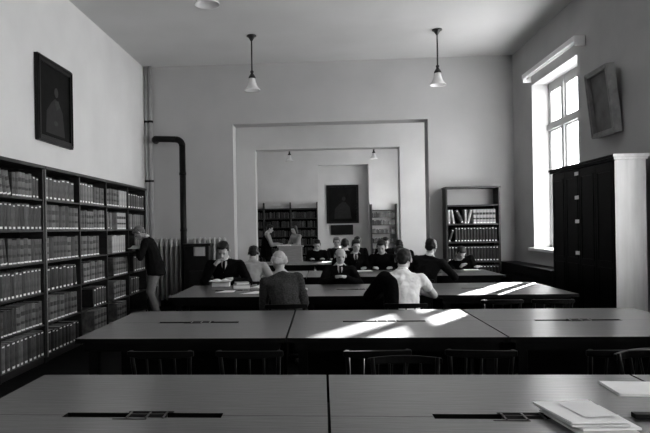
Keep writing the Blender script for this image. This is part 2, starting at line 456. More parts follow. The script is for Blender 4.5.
fill_left(a, b, 1, 1, .12, .28, 1, bn, start=.1, frac=.7)

def back_case():
    x0, x1, y = 2.355, 3.366, 12.2
    t = thing('bookcase', 'tall narrow bookcase with empty top shelf, at back wall right of archway', 'bookcase', (x0, y, 0))
    w = x1 - x0; d = .37; th = .03
    def part(nm, dd, m='case_wood'):
        bm = B(); box(bm, *dd); return obj(nm, bm, M[m], t, .003)
    part('side_panel', (0, th, 0, d, 0, 2.23)); part('side_panel', (w - th, w, 0, d, 0, 2.23))
    part('top_board', (-.01, w + .01, -.01, d, 2.23, 2.265))
    part('back_panel', (th, w - th, d - .012, d, .1, 1.9), 'case_back')
    for z in SB: part('shelf', (th, w - th, 0, d - .014, z - .025, z))
    part('plinth', (th, w - th, .02, .04, 0, .09))
    return t
SB = [.115, .48, .845, 1.21, 1.555, 1.915]
back_case()
bx0, bx1 = 2.355 + .032, 3.366 - .032
def fill_back(si, seq, nm):
    global NB
    x = bx0; k = 0
    for th, h, tone, band, ang in seq:
        if x + th + abs(h * math.sin(ang)) * 0 > bx1: break
        if ang == 'gap': x += th; continue
        loc = (x, 12.23, SB[si])
        if ang > 0: loc = (x, 12.23, SB[si] + th * math.sin(ang))
        if ang < 0: loc = (x + h * math.sin(-ang), 12.23, SB[si]); x += h * math.sin(-ang)
        book(th, h, .2, tone, band, loc, (0, ang, 0), '%s book, %s from left, %s shelf of bookcase right of archway' % (tones[tone][0] + (' leaning' if ang else ''), ORD[k], nm), 'books in the narrow back bookcase')
        x += th + .003 + (h * math.sin(ang) if ang > 0 else 0); NB += 1; k += 1
fill_back(4, [(.05, .27, 4, 1, 0), (.045, .27, 4, 1, -.15), (.06, .27, 1, 1, -.42), (.04, .27, 4, 1, -.0), (.045, .27, 4, 1, .25)] + [(.058, .27, 4, 2, 0)] * 9, 'upper')
fill_back(3, [(.05, .24, 1, 1, .3)] + [(.054, .28 - .01 * (k % 2), 0, 1, 0) for k in range(16)], 'middle')
fill_back(2, [(.056, .28, 0, 1, 0)] * 18, 'lower middle')
fill_back(1, [(.056, .28, 0, 1, 0)] * 18, 'lower')
print('BOOKS', NB)

# ------------------------------------------------------------------ wardrobe on the right
def wardrobe():
    x0, x1, y0, y1, h = 3.32, 3.66, 7.42, 9.40, 2.24
    t = thing('cabinet', 'tall cabinet with black glossy doors and pale side, standing by right wall', 'cabinet', (x0, y0, 0))
    w, L = x1 - x0, y1 - y0
    bm = B(); box(bm, .02, w, .0, .03, 0, h); box(bm, 0, .03, -.006, 0, 0, h); box(bm, w - .03, w, -.006, 0, 0, h)
    box(bm, .03, w - .03, -.006, 0, 0, .12); box(bm, .03, w - .03, -.006, 0, h - .1, h)
    obj('side_panel', bm, M['light_side'], t)
    bx('side_panel', (.02, w, L - .03, L, 0, h), M['dark_wood'], t)
    bx('back_panel', (w - .02, w, .03, L - .03, 0, h), M['dark_wood'], t)
    bx('plinth', (.03, w - .02, .03, L - .03, 0, .1), M['dark_wood'], t)
    bm = B(); box(bm, -.03, w + .02, -.04, L + .03, h + .03, h + .06); box(bm, -.015, w + .01, -.022, L + .015, h, h + .03)
    c = obj('cornice', bm, M['black_gloss'], t)
    bm = B(); box(bm, -.032, w + .022, -.048, -.041, h + .028, h + .062); box(bm, -.017, w + .012, -.03, -.0225, h, h + .028)
    obj('cornice_end', bm, M['light_side'], c)
    nd = 4
    for k in range(nd):
        ya = .03 + (L - .06) * k / nd; yb = .03 + (L - .06) * (k + 1) / nd - .006
        d = bx('door', (.0, .02, ya, yb, .11, h - .01), M['black_gloss'], t, .002)
        bm = B()
        for za, zb in ((.2, 1.0), (1.06, h - .1)):
            box(bm, -.006, -.0005, ya + .05, yb - .05, za, za + .02); box(bm, -.006, -.0005, ya + .05, yb - .05, zb - .02, zb)
            box(bm, -.006, -.0005, ya + .05, ya + .07, za + .02, zb - .02); box(bm, -.006, -.0005, yb - .07, yb - .05, za + .02, zb - .02)
        obj('moulding', bm, M['black_gloss'], d)
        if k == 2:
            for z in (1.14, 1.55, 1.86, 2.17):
                bm = B(); box(bm, -.012, -.0065, ya + .0, ya + .12, z - .022, z + .025); obj('glint_patch', bm, M['glint'], d)  # white patches paint bright glints on the dark door
wardrobe()

# low casing below the window
def low_case():
    t = thing('radiator_cover', 'low dark casing under the window on the right wall', 'radiator cover', (3.42, 9.7, 0))
    w, L = XR - 3.44, 2.75
    bx('top_board', (-.02, w, -.02, L + .02, .80, .83), M['dark_wood'], t, .004)
    bx('front_panel', (0, .02, 0, L, .0, .80), M['dark_wood'], t)
    bx('side_panel', (.02, w, 0, .02, 0, .80), M['dark_wood'], t); bx('side_panel', (.02, w, L - .02, L, 0, .80), M['dark_wood'], t)
    bm = B()
    for k in range(9): box(bm, -.008, -.0005, .1, L - .1, .14 + k * .065, .17 + k * .065)
    obj('grille', bm, M['dark_wood'], t)
low_case()

# ------------------------------------------------------------------ pelmet, pictures
def pelmet():
    t = thing('curtain_pelmet', 'pale wooden curtain pelmet above the window', 'pelmet', (XR, 9.2, 4.08))
    bx('front_board', (-.16, -.145, 0, 2.33, .02, .10), M['white_paint'], t, .004)
    bx('top_board', (-.145, -.002, 0, 2.33, .085, .10), M['white_paint'], t)
    bx('end_bracket', (-.145, -.002, 2.30, 2.33, -.04, .084), M['white_paint'], t, .004)
    bx('end_bracket', (-.145, -.002, 0, .03, -.04, .084), M['white_paint'], t, .004)
    bm = B(); tube(bm, [(-.08, .031, .03), (-.08, 2.299, .03)], .012); obj('curtain_rod', bm, M['white_paint'], t)
pelmet()
def portrait(name, label, cat, w, h, fw, loc, rot, fm, cm, bust=True, depth=.05, pm='paint_face'):
    """local: picture in the XZ plane, front -Y, origin bottom centre of the back"""
    t = thing(name, label, cat, loc, rot=rot)
    bm = B(); d = depth
    for s in (-1, 1): box(bm, min(s * w / 2, s * (w / 2 - fw)), max(s * w / 2, s * (w / 2 - fw)), -d, 0, 0, h)
    box(bm, -w / 2 + fw, w / 2 - fw, -d, 0, 0, fw); box(bm, -w / 2 + fw, w / 2 - fw, -d, 0, h - fw, h)
    i = fw * .75; e = d + .012
    for s in (-1, 1): box(bm, min(s * (w / 2 - i * .3), s * (w / 2 - i * .7)), max(s * (w / 2 - i * .3), s * (w / 2 - i * .7)), -e, -d, i * .3, h - i * .3)
    for z in (i * .3, h - i * .7): box(bm, -w / 2 + i * .7, w / 2 - i * .7, -e, -d, z, z + i * .4)
    obj('frame', bm, fm, t, .003)
    c = bx('canvas', (-w / 2 + fw, w / 2 - fw, -d * .55, -.004, fw, h - fw), cm, t)
    def flat(nm, pts, m):
        bm = B(); y = -d * .55 - (.0008 if nm == 'painted_bust' else .0016)
        f = [bm.verts.new((x, y, z)) for x, z in pts]; g = [bm.verts.new((x, y + .0006, z)) for x, z in pts]
        bm.faces.new(f); bm.faces.new(g[::-1]); n = len(pts)
        for k in range(n): bm.faces.new((f[k], g[k], g[(k + 1) % n], f[(k + 1) % n]))
        obj(nm, bm, m, c)
    if bust:
        flat('painted_bust', [(-w * .26, h * .12), (-w * .24, h * .38), (-w * .1, h * .5), (w * .0, h * .56), (w * .1, h * .54), (w * .22, h * .42), (w * .28, h * .12)], M['paint_bust'])
        el = lambda cx, cz, rx, rz: [(cx + rx * math.cos(2 * PI * k / 16), cz + rz * math.sin(2 * PI * k / 16)) for k in range(16)]
        flat('painted_head', el(w * .04, h * .64, w * .055, h * .06), M[pm])
        flat('painted_collar', [(w * -.02, h * .53), (w * .10, h * .55), (w * .15, h * .48), (w * .03, h * .42)], M[pm])
        flat('painted_hand', el(w * .02, h * .26, w * .06, h * .03), M[pm])
    return t
# left wall picture leans out at the top
portrait('framed_portrait', 'large dark framed portrait high on the left wall above the bookcases', 'picture', 1.10, 1.09, .08,
         (XL + .004, 8.19, 2.685), (0, 0, PI / 2), M['frame_dark'], M['canvas_dark'])
portrait('framed_picture', 'small grey framed picture on right wall tilting forward beside the window', 'picture', .66, .86, .06,
         (XR - .02, 8.42, 2.66), (math.radians(6), 0, -PI / 2), M['frame_mid'], M['canvas_mid'], bust=False, depth=.1)
portrait('framed_portrait', 'large dark portrait in the pale recess at the far end, seen through both archways', 'picture', 1.34, 1.6, .09,
         (.87, YE + .5, 1.70), (0, 0, 0), M['frame_dark'], M['canvas_dark'], pm='paint_bust')
def sign():
    t = thing('wall_plaque', 'small black rectangular plaque on the far wall under the distant portrait', 'plaque', (.83, YE + .5, 1.22))
    bm = B(); box(bm, -.46, .46, -.05, -.002, 0, .42); obj('board', bm, M['frame_dark'], t, .01)
    bm = B()
    for s in (-1, 1): box(bm, s * .45 - .012, s * .45 + .012, -.053, -.0505, 0.02, .4)
    obj('edge_strip', bm, M['iron'], t)
sign()

# ------------------------------------------------------------------ lamps
def make_lamp():
    t = thing('pendant_lamp', '', 'lamp')            # origin on the ceiling
    bm = B(); lathe(bm, [(.001, 0), (.085, 0), (.085, -.02), (.055, -.035), (.03, -.075), (.014, -.10), (.001, -.10)], c=(0, 0, 0)); obj('canopy', bm, M['brass_dark'], t)
    bm = B(); tube(bm, [(0, 0, -.09), (0, 0, -.63)], .013, 8); obj('stem', bm, M['brass_dark'], t)
    bm = B(); lathe(bm, [(.001, -.60), (.028, -.605), (.03, -.63), (.02, -.65), (.045, -.685), (.062, -.715), (.06, -.735), (.001, -.735)]); obj('socket', bm, M['brass_dark'], t)
    bm = B(); lathe(bm, [(.001, -.72), (.052, -.73), (.062, -.79), (.085, -.86), (.12, -.91), (.135, -.925), (.137, -.94), (.128, -.935), (.11, -.92), (.075, -.865), (.052, -.79), (.04, -.745), (.001, -.742)], 28)
    s = obj('glass_shade', bm, M['glass_white'], t)
    bm = B(); lathe(bm, [(.001, -.75), (.02, -.77), (.035, -.82), (.03, -.855), (.001, -.87)]); obj('bulb', bm, M['glass_white'], t)
    return t
lamps = First(make_lamp)
LG = 'opal glass pendant lamps'
lamps.put((-1.15, 10.75, H0), (0, 0, 0), 'dark pendant lamp with white bell shade, left one before the first archway', LG)
lamps.put((1.985, 10.8, H0), (0, 0, 0), 'dark pendant lamp with white bell shade, right one nearer the window', LG)
lamps.put((-1.17, 6.6, H0), (0, 0, 0), 'pendant lamp nearest the camera, only its white shade showing at top edge', LG)
lamps.put((-1.10, 22.2, H0), (0, 0, 0), 'tiny distant pendant lamp in the far room, left one', LG)
lamps.put((1.84, 22.2, H0), (0, 0, 0), 'tiny distant pendant lamp in the far room, right one', LG)

# ------------------------------------------------------------------ heating: radiators, stove, pipes
def radiator(x0, n, label):
    t = thing('radiator', label, 'radiator', (x0, 12.36, 0))
    for k in range(n):
        x = k * .098
        bm = B()
        pts = [(x, 0, .14), (x, 0, 1.26), (x, .025, 1.32), (x, .07, 1.34), (x, .11, 1.33), (x, .14, 1.28), (x, .15, 1.2), (x, .15, .14)]
        tube(bm, pts, .027, 10)
        box(bm, x - .012, x + .012, .0, .15, .16, 1.3)
        if k in (0, n - 1): box(bm, x - .02, x + .02, -.02, .02, 0, .15); box(bm, x - .02, x + .02, .13, .17, 0, .15)
        obj('section', bm, M['radiator'], t)
    bm = B(); tube(bm, [(-.03, .075, .2), (n * .098 - .06, .075, .2)], .025); tube(bm, [(-.03, .075, 1.2), (n * .098 - .06, .075, 1.2)], .025)
    obj('manifold', bm, M['radiator'], t)
radiator(-3.28, 7, 'tall ribbed radiator on back wall between bookcase end and stove pipe')
radiator(-2.52, 7, 'tall ribbed radiator behind the black stove, left of the archway')
def stove():
    t = thing('stove', 'black iron stove in front of the radiator, below the bent flue', 'stove', (-2.38, 12.02, 0))
    bx('body', (-.24, .24, -.2, .2, .12, 1.22), M['iron'], t, .02)
    bx('top_plate', (-.27, .27, -.23, .23, 1.22, 1.26), M['iron'], t, .006)
    for sx in (-.2, .16):
        for sy in (-.17, .13): bx('leg', (sx, sx + .04, sy, sy + .04, 0, .12), M['iron'], t)
    d = bx('door', (-.14, .14, -.225, -.201, .4, .75), M['iron'], t, .006)
    bx('handle', (.1, .12, -.25, -.226, .54, .62), M['metal'], d)
    bx('warming_panel', (-.02, .14, -.225, -.205, 1.05, 1.18), M['radiator'], t, .003)
    bx('panel_frame', (-.05, .17, -.2045, -.2015, 1.03, 1.20), M['radiator'], t)
stove()
def flue():
    t = thing('stove_pipe', 'black stove pipe rising beside the radiators and bending toward the corner', 'pipe', (-2.70, 12.2, 0))
    bm = B(); tube(bm, [(0, 0, .0), (0, 0, 3.18)], .062, 16, cap=True); obj('vertical_pipe', bm, M['iron'], t)
    bm = B(); pts = []
    for k in range(7):
        a = PI / 2 * k / 6; pts.append((-.13 + .13 * math.cos(a), 0, 3.17 + .13 * math.sin(a)))
    tube(bm, pts, .064, 16); obj('elbow', bm, M['iron'], t)
    bm = B(); tube(bm, [(-.12, 0, 3.30), (-.55, .05, 3.33), (-.60, .2, 3.335), (-.62, .39, 3.335)], [.062, .062, .062, .062], 16); obj('horizontal_pipe', bm, M['iron'], t)
    bm = B(); lathe(bm, [(.061, 1.5), (.07, 1.5), (.07, 1.55), (.061, 1.55)], 16); lathe(bm, [(.061, 2.6), (.07, 2.6), (.07, 2.65), (.061, 2.65)], 16); obj('joint_ring', bm, M['iron'], t)
flue()
for x, r, m, lab in ((-3.50, .03, 'iron', 'thin dark heating pipe in the back left corner, running up to the ceiling'),
                     (-3.41, .04, 'pipe', 'pale heating pipe beside the thin dark one in the back left corner')):
    t = thing('heating_pipe', lab, 'pipe', (x, 12.53, 0))
    bm = B(); tube(bm, [(0, 0, 0), (0, 0, H0 - .002)], r, 12); obj('riser', bm, M['pipe'] if m == 'pipe' else M['radiator'], t)
    bm = B(); lathe(bm, [(r * .95, 3.7), (r + .012, 3.7), (r + .012, 3.74), (r * .95, 3.74)], 12); obj('bracket', bm, M['iron'], t)
    bm = B(); lathe(bm, [(r * .95, 2.5), (r + .012, 2.5), (r + .012, 2.54), (r * .95, 2.54)], 12)
    obj('bracket', bm, M['iron'], t)

# ------------------------------------------------------------------ far room bookcases
def far_case(x0, x1, n, ztop, shelves, label, posts=True):
    y0 = YE - .34
    t = thing('bookcase', label, 'bookcase', (x0, y0, 0)); w = x1 - x0
    for k in range(n + 1):
        x = w * k / n
        bx('upright', (x - .025, x + .025, -.02, .32, 0, ztop + .25), M['case_wood'], t)
    bx('top_board', (.026, w - .026, 0, .3, ztop - .03, ztop + .01), M['case_wood'], t) if n == 1 else [bx('top_board', (w * k / n + .026, w * (k + 1) / n - .026, 0, .3, ztop - .03, ztop + .01), M['case_wood'], t) for k in range(n)]
    for z in shelves:
        for k in range(n): bx('shelf', (w * k / n + .026, w * (k + 1) / n - .026, 0, .3, z - .03, z), M['case_wood'], t)
    if x0 < 0: bx('back_panel', (.0, w, .302, .325, .1, ztop - .03), M['case_back'], t)
    return t
FSL = [.1, .47, .84, 1.2, 1.57, 1.94]
far_case(-3.45, -.19, 3, 2.33, FSL, 'distant long dark bookcase at far end, left of the pale recess')
far_case(2.0, 3.0, 1, 2.2, [.1, .5, .9, 1.27, 1.62, 1.93], 'distant open bookcase at far end, right of the pale recess')
bm = B()
for x0, x1, shs, hh in ((-3.45, -.19, FSL, .27), (2.0, 3.0, [.1, .5, .9, 1.27, 1.62, 1.93], .19)):
    n = 3 if x0 < 0 else 1; w = (x1 - x0) / n
    for k in range(n):
        for z in shs:
            x = x0 + k * w + .03
            gap = rnd.random()
            while x < x0 + (k + 1) * w - .09:
                th = rnd.uniform(.03, .055); h = hh - rnd.uniform(0, .05)
                if rnd.random() > .12: box(bm, x, x + th - .002, YE - .31, YE - .12, z, z + h, mi=rnd.choice([0, 0, 0, 1, 2]) if x0 < 0 else rnd.choice([0, 1, 2, 3]))
                x += th
fb = obj('books', bm, [BOOKM[0], BOOKM[1], BOOKM[2], BOOKM[3]])
tag(fb, 'rows of tiny distant books on the bookcases at the far end', 'books'); fb['kind'] = 'stuff'

# ------------------------------------------------------------------ lectern
def lectern():
    t = thing('lectern', 'pale wooden counter lectern in the far room, between the two standing people', 'lectern', (-.89, 17.55, 0))
    bx('front_panel', (-.32, .32, -.02, 0, 0, 1.0), M['lectern'], t)
    bx('side_panel', (-.32, -.3, 0, .45, 0, 1.0), M['lectern'], t); bx('side_panel', (.3, .32, 0, .45, 0, 1.0), M['lectern'], t)
    bx('top_board', (-.36, .36, -.06, .47, 1.0, 1.035), M['lectern'], t, .004)
    bx('shelf', (-.3, .3, 0, .43, .5, .52), M['lectern'], t)
lectern()

# ------------------------------------------------------------------ people
def hull(bm, pts):
    n0 = [bm.verts.new(p) for p in pts]
    r = bmesh.ops.convex_hull(bm, input=n0)
    dead = [g for g in r['geom_interior'] + r['geom_unused'] if isinstance(g, bmesh.types.BMVert)]
    dead = [v for v in set(dead) if v.is_valid]
    if dead: bmesh.ops.delete(bm, geom=dead, context='VERTS')
_S = []
for i in range(1, 6):
    for j in range(10):
        a = PI * i / 6; b = 2 * PI * (j + .5 * (i % 2)) / 10; _S.append(V((math.sin(a) * math.cos(b), math.sin(a) * math.sin(b), math.cos(a))))
_S += [V((0, 0, 1)), V((0, 0, -1))]
def ell(c, r, fr=None):
    if not isinstance(r, (tuple, list)): r = (r, r, r)
    c = V(c); out = []
    for s in _S:
        p = V((s.x * r[0], s.y * r[1], s.z * r[2])); out.append(c + (fr @ p if fr is not None else p))
    return out
def solid(parts):
    """parts: list of lists of point clouds; each becomes one convex piece in its own bmesh, merged"""
    out = B()
    for pts in parts:
        b = B(); hull(b, pts); bmesh.ops.recalc_face_normals(b, faces=b.faces)
        me = bpy.data.meshes.new('tmp'); b.to_mesh(me); b.free(); out.from_mesh(me); bpy.data.meshes.remove(me)
    return out
def melt(name, parts, m, parent, vox, smooth=3, fold=0., fsize=.12):
    bm = solid(parts)
    me = bpy.data.meshes.new(name); bm.to_mesh(me); bm.free(); me.materials.append(m)
    o = bpy.data.objects.new(name, me); C.objects.link(o); o.parent = parent
    r = o.modifiers.new('r', 'REMESH'); r.mode = 'VOXEL'; r.voxel_size = vox; r.use_smooth_shade = True
    s = o.modifiers.new('s', 'SMOOTH'); s.factor = .5; s.iterations = smooth
    if fold:
        tx = bpy.data.textures.new('folds', 'CLOUDS'); tx.noise_scale = fsize; tx.noise_depth = 2
        d = o.modifiers.new('d', 'DISPLACE'); d.texture = tx; d.strength = fold; d.mid_level = .5; d.texture_coords = 'LOCAL'
    return o
def ik(a, b, l1, l2, hint):
    d = b - a; L = min(d.length, (l1 + l2) * .995); dn = d.normalized(); b2 = a + dn * L
    x = (l1 * l1 - l2 * l2 + L * L) / (2 * L); h = math.sqrt(max(l1 * l1 - x * x, 0))
    p = hint - dn * hint.dot(dn); p.normalize()
    return a + dn * x + p * h, b2
def frame(pitch, yaw, roll=0):
    """head/torso frame; pitch forward (+ = looking down), yaw + = to the left"""
    return Matrix.Rotation(math.radians(yaw), 3, 'Z') @ Matrix.Rotation(math.radians(-pitch), 3, 'X') @ Matrix.Rotation(math.radians(roll), 3, 'Y')
def person(label, at, face=0, stand=False, lean=8, side=0, twist=0, pitch=20, yaw=0, roll=0, hands=None, hint=None, top='suit_black', topname='jacket',
           hair='hair_dark', hairstyle='short', skin='skin', trousers='trouser_dark', tie=False, collar=True, short_sleeve=False, vox=.007, scale=1.,
           fold=.012, shade_side=False, vest=False, skirt=False, foot=.0, build=1.0, curl=.8):
    t = thing('person', label, 'person', (at[0], at[1], 0), math.radians(face))
    t.scale = (scale,) * 3
    U = V((0, 0, 1))
    pel = V((0, 0, .93 if stand else .555))
    TF = frame(lean, twist, side)
    up = TF @ U; fw = TF @ V((0, 1, 0)); rt = TF @ V((1, 0, 0))
    PF = frame(lean * .4, 0, side * .4)
    N = pel + TF @ V((0, -.01, .50))
    mid = pel + (TF @ V((0, 0, .25))) * 1. + (PF @ V((0, -.025, 0)))
    Cc = pel + TF @ V((0, .0, .36))
    HF = frame(pitch, yaw, roll)
    neckdir = (up * .6 + (HF @ U) * .4).normalized()
    Hc = N + neckdir * .055 + HF @ V((0, .035, .088))
    hf = lambda x, y, z: Hc + HF @ V((x, y, z))
    w = build
    Sh = [N + TF @ V((s * .172 * w, .0, -.072)) for s in (-1, 1)]
    if hands is None: hands = ((-.15, .38, .80), (.15, .38, .80))
    hints = hint or ((-.4, -.2, -1), (.4, -.2, -1))
    arms = []
    for s, hd, hn in zip(Sh, hands, hints):
        e, wr = ik(s, V(hd), .29, .255, V(hn)); arms.append((s, e, wr))
    hips = [pel + V((s * .09, 0, -.01)) for s in (-1, 1)]
    legs = []
    for k, s in enumerate((-1, 1)):
        if stand: an = V((s * .10, .02 + (foot if s > 0 else -foot), .085)); kn, an = ik(hips[k], an, .43, .43, V((0, 1, 0)))
        else: kn, an = ik(hips[k], V((s * .13, .40 + foot * s, .085)), .43, .43, V((0, 1, .3)))
        legs.append((hips[k], kn, an))
    # ---- body: one continuous surface
    P = []
    P.append(ell(pel, (.155, .10, .10), PF) + ell(mid, (.13, .09, .09), PF))
    P.append(ell(mid, (.13, .09, .09), PF) + ell(Cc, (.15 * w, .105, .11), TF))
    P.append(ell(Cc, (.15 * w, .105, .11), TF) + ell(Sh[0] + rt * .03, .05) + ell(Sh[1] - rt * .03, .05))
    P.append(ell(N - up * .03, .06) + ell(hf(0, -.015, -.06), .048))
    P.append(ell(N - up * .02, (.11, .06, .03), TF) + ell(N + neckdir * .035, .046))
    for (s, e, wr) in arms:
        P.append(ell(s, .052) + ell(e, .04)); P.append(ell(e, .04) + ell(wr, .026))
    for (h, k, a) in legs:
        P.append(ell(h, .08) + ell(k, .055)); P.append(ell(k, .055) + ell(a, .038)); P.append(ell(a - V((0, 0, .03)), .035) + ell(a + V((0, .14, -.055)), (.035, .04, .02)))
    P.append(ell(hf(0, -.012, .03), (.077, .094, .082), HF))
    P.append(ell(hf(0, .03, -.0), (.062, .056, .06), HF) + ell(hf(0, .062, -.088), (.026, .022, .018), HF) + ell(hf(-.046, .012, -.055), .018) + ell(hf(.046, .012, -.055), .018))
    P.append(ell(hf(0, .082, .008), .008) + ell(hf(0, .106, -.026), .011) + ell(hf(-.012, .088, -.034), .008) + ell(hf(.012, .088, -.034), .008))
    P.append(ell(hf(-.036, .074, .022), .011) + ell(hf(.036, .074, .022), .011))
    P.append(ell(hf(-.018, .083, -.060), .008) + ell(hf(.018, .083, -.060), .008))
    for s in (-1, 1): P.append(ell(hf(s * .083, -.012, -.004), (.012, .019, .032), HF))
    palm_n = V((0, 0, -1))
    for j, (s, e, wr) in enumerate(arms):
        sg = -1 if j == 0 else 1
        d = ((wr - e).normalized() + V((0, .15, 0)) + V((0, 0, -.15))).normalized()
        ax = d.cross(U)
        if ax.length < .2: ax = V((1, 0, 0))
        ax.normalize(); n = ax.cross(d).normalized()      # n points up; palm faces -n
        inner = -ax * sg if (ax.x * sg) > 0 else ax * sg   # thumb side, toward the middle
        inner = ax * (-sg if ax.dot(V((1, 0, 0))) > 0 else sg)
        P.append(ell(wr, .024) + ell(wr + d * .03 + ax * .02, .014) + ell(wr + d * .03 - ax * .02, .014) + ell(wr + d * .085 + ax * .032, .011) + ell(wr + d * .085 - ax * .032, .011))
        for q in range(4):
            off = inner * (.031 - .0205 * q); L = (.066, .075, .07, .055)[q]
            b0 = wr + d * .082 + off; d1 = (d * math.cos(curl * .5) - n * math.sin(curl * .5)).normalized(); d2 = (d * math.cos(curl * 1.3) - n * math.sin(curl * 1.3)).normalized()
            p1 = b0 + d1 * L * .52 + inner * (.004 - .003 * q); p2 = p1 + d2 * L * .48
            P.append(ell(b0, .0092) + ell(p1, .0085)); P.append(ell(p1, .0085) + ell(p2, .0075))
        tb = wr + d * .03 + inner * .024; t1 = tb + (d * .6 + inner * .75 - n * .2).normalized() * .038; t2 = t1 + (d * .95 + inner * .2 - n * .3).normalized() * .03
        P.append(ell(tb, .013) + ell(t1, .010)); P.append(ell(t1, .010) + ell(t2, .0085))
    melt('body', P, M[skin], t, vox, 2)
    for s in (-1, 1):
        bm = B(); bmesh.ops.create_icosphere(bm, subdivisions=2, radius=.0105, matrix=Matrix.Translation(hf(s * .029, .078, .004)))
        for f in bm.faces: f.smooth = True
        obj('eye', bm, M['eye'], t)
    # ---- hair
    if hairstyle != 'none':
        Hh = []
        if hairstyle in ('short', 'long'):
            Hh.append(ell(hf(0, -.024, .044), (.083, .094, .084), HF))
            Hh.append(ell(hf(0, .045, .082), (.062, .04, .026), HF) + ell(hf(0, -.03, .085), (.075, .07, .038), HF))
            Hh.append(ell(hf(0, -.06, .0), (.07, .05, .05), HF) + ell(hf(0, -.06, -.05), (.045, .03, .02), HF))
            for s in (-1, 1): Hh.append(ell(hf(s * .072, .0, .03), (.012, .03, .03), HF) + ell(hf(s * .072, -.03, .0), (.012, .03, .03), HF))
        if hairstyle == 'long':
            for s in (-1, 1): Hh.append(ell(hf(s * .075, -.01, .03), (.02, .035, .04), HF) + ell(hf(s * .08, -.02, -.11), (.025, .035, .03), HF))
            Hh.append(ell(hf(0, -.07, .0), (.085, .04, .06), HF) + ell(hf(0, -.06, -.13), (.085, .03, .03), HF))
        if hairstyle == 'fringe':
            for s in (-1, 1): Hh.append(ell(hf(s * .075, -.02, .030), (.009, .035, .022), HF) + ell(hf(s * .062, -.068, .0), (.022, .028, .042), HF))
            Hh.append(ell(hf(-.045, -.084, -.005), (.028, .022, .042), HF) + ell(hf(.045, -.084, -.005), (.028, .022, .042), HF))
        melt('hair', Hh, M[hair], t, .007, 2, .006, .03)
    # ---- clothes
    G = []; a = .02
    G.append(ell(pel + V((0, -.0, -.0)), (.175, .125, .115), PF) + ell(mid, (.155 * w, .115, .10), PF))
    G.append(ell(mid, (.155 * w, .115, .10), PF) + ell(Cc, (.175 * w, .128, .12), TF))
    G.append(ell(Cc, (.175 * w, .128, .12), TF) + ell(Sh[0] + rt * .02, .062) + ell(Sh[1] - rt * .02, .062))
    G.append(ell(Sh[0] + rt * .02, .055) + ell(Sh[1] - rt * .02, .055) + ell(N - up * .012, (.062, .065, .028), TF))
    G.append(ell(Sh[0] + rt * .05, .04) + ell(Sh[1] - rt * .05, .04) + ell(N + neckdir * .012, (.062, .062, .016), TF))
    for (s, e, wr) in arms:
        if short_sleeve:
            G.append(ell(s, .068) + ell(s + (e - s) * .5, .060)); continue
        G.append(ell(s, .068) + ell(e, .056))
        cuff = wr + (e - wr) * .08
        G.append(ell(e, .056) + ell(cuff, .038))
    if stand and not skirt: G.append(ell(mid, (.155 * w, .115, .10), PF) + ell(pel - V((0, .0, .13)), (.22, .165, .05)))
    if stand and not skirt: G.append(ell(pel, (.205, .15, .115)) + ell(pel - V((0, .0, .13)), (.22, .165, .05)))
    melt(topname, G, M[top], t, max(vox, .01), 5, fold * 1.6, .10)
    G = []
    if skirt:
        G.append(ell(pel, (.17, .12, .1)) + ell(pel - V((0, 0, .42)), (.24, .2, .04)))
        melt('skirt', G, M[top], t, .012, 4, fold, .15)
    else:
        G.append(ell(pel, (.168, .118, .10), PF) + ell(pel - V((0, 0, .03)), (.16, .11, .08)))
        for (h, k, an) in legs:
            G.append(ell(h, .098) + ell(k, .075)); G.append(ell(k, .075) + ell(an + V((0, 0, .03)), .06))
        melt('trousers', G, M[trousers], t, .012, 4, fold, .15)
    for (h, k, an) in legs:
        melt('shoe', [ell(an - V((0, .02, .045)), (.042, .05, .035)) + ell(an + V((0, .16, -.06)), (.042, .05, .024))], M['shoe'], t, .01, 2)
    if collar:
        cm = M['shirt_white']
        bm = solid([ell(N + neckdir * .005 + fw * .004, (.066, .068, .02), TF) + ell(N + neckdir * .04, (.058, .06, .01), TF)])
        obj('shirt_collar', bm, cm, t)
    if tie:
        ch = Cc + fw * .118 + up * .02
        bm = solid([[N + fw * .062 - up * .02 + rt * .035 * s for s in (-1, 1)] + [N + fw * .05 + rt * .035 * s for s in (-1, 1)] + [Cc + fw * .144 + up * .0, Cc + fw * .12 + up * .0] + [N + fw * .10 - up * .05 + rt * .038 * s for s in (-1, 1)]])
        obj('shirt_front', bm, M['shirt_white'], t)
        bm = solid([[N + fw * .112 - up * .03 + rt * .015 * s for s in (-1, 1)] + [N + fw * .06 - up * .005 + rt * .012 * s for s in (-1, 1)] + [Cc + fw * .152 + rt * .018 * s + up * .03 for s in (-1, 1)] + [Cc + fw * .13 - up * .02] + [N + fw * .05 - up * .03]])
        obj('tie', bm, M['suit_black'], t)
    if vest:
        G = [ell(mid, (.165 * w, .125, .10), PF) + ell(pel - V((0, .0, .15)), (.23, .175, .06)), ell(pel, (.215, .16, .12)) + ell(pel - V((0, 0, .14)), (.23, .175, .06)),
             ell(pel, (.183, .133, .12), PF) + ell(mid, (.163 * w, .123, .10), PF), ell(mid, (.163 * w, .123, .10), PF) + ell(Cc, (.178 * w, .136, .12), TF),
             ell(Cc, (.178 * w, .136, .12), TF) + ell(Sh[0] + rt * .05, .066) + ell(Sh[1] - rt * .05, .066)]
        melt('waistcoat', G, M['suit_black'], t, .011, 4)
    if shade_side:  # black shell puts deep shade over the left half and arm
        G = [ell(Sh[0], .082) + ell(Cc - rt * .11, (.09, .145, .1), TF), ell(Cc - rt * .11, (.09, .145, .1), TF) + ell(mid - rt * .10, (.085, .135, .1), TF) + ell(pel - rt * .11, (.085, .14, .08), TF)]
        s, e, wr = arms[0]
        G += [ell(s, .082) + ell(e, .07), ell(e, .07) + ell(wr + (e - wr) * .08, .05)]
        melt('shade_shell', G, M['suit_black'], t, .011, 4, fold, .1)
    return t
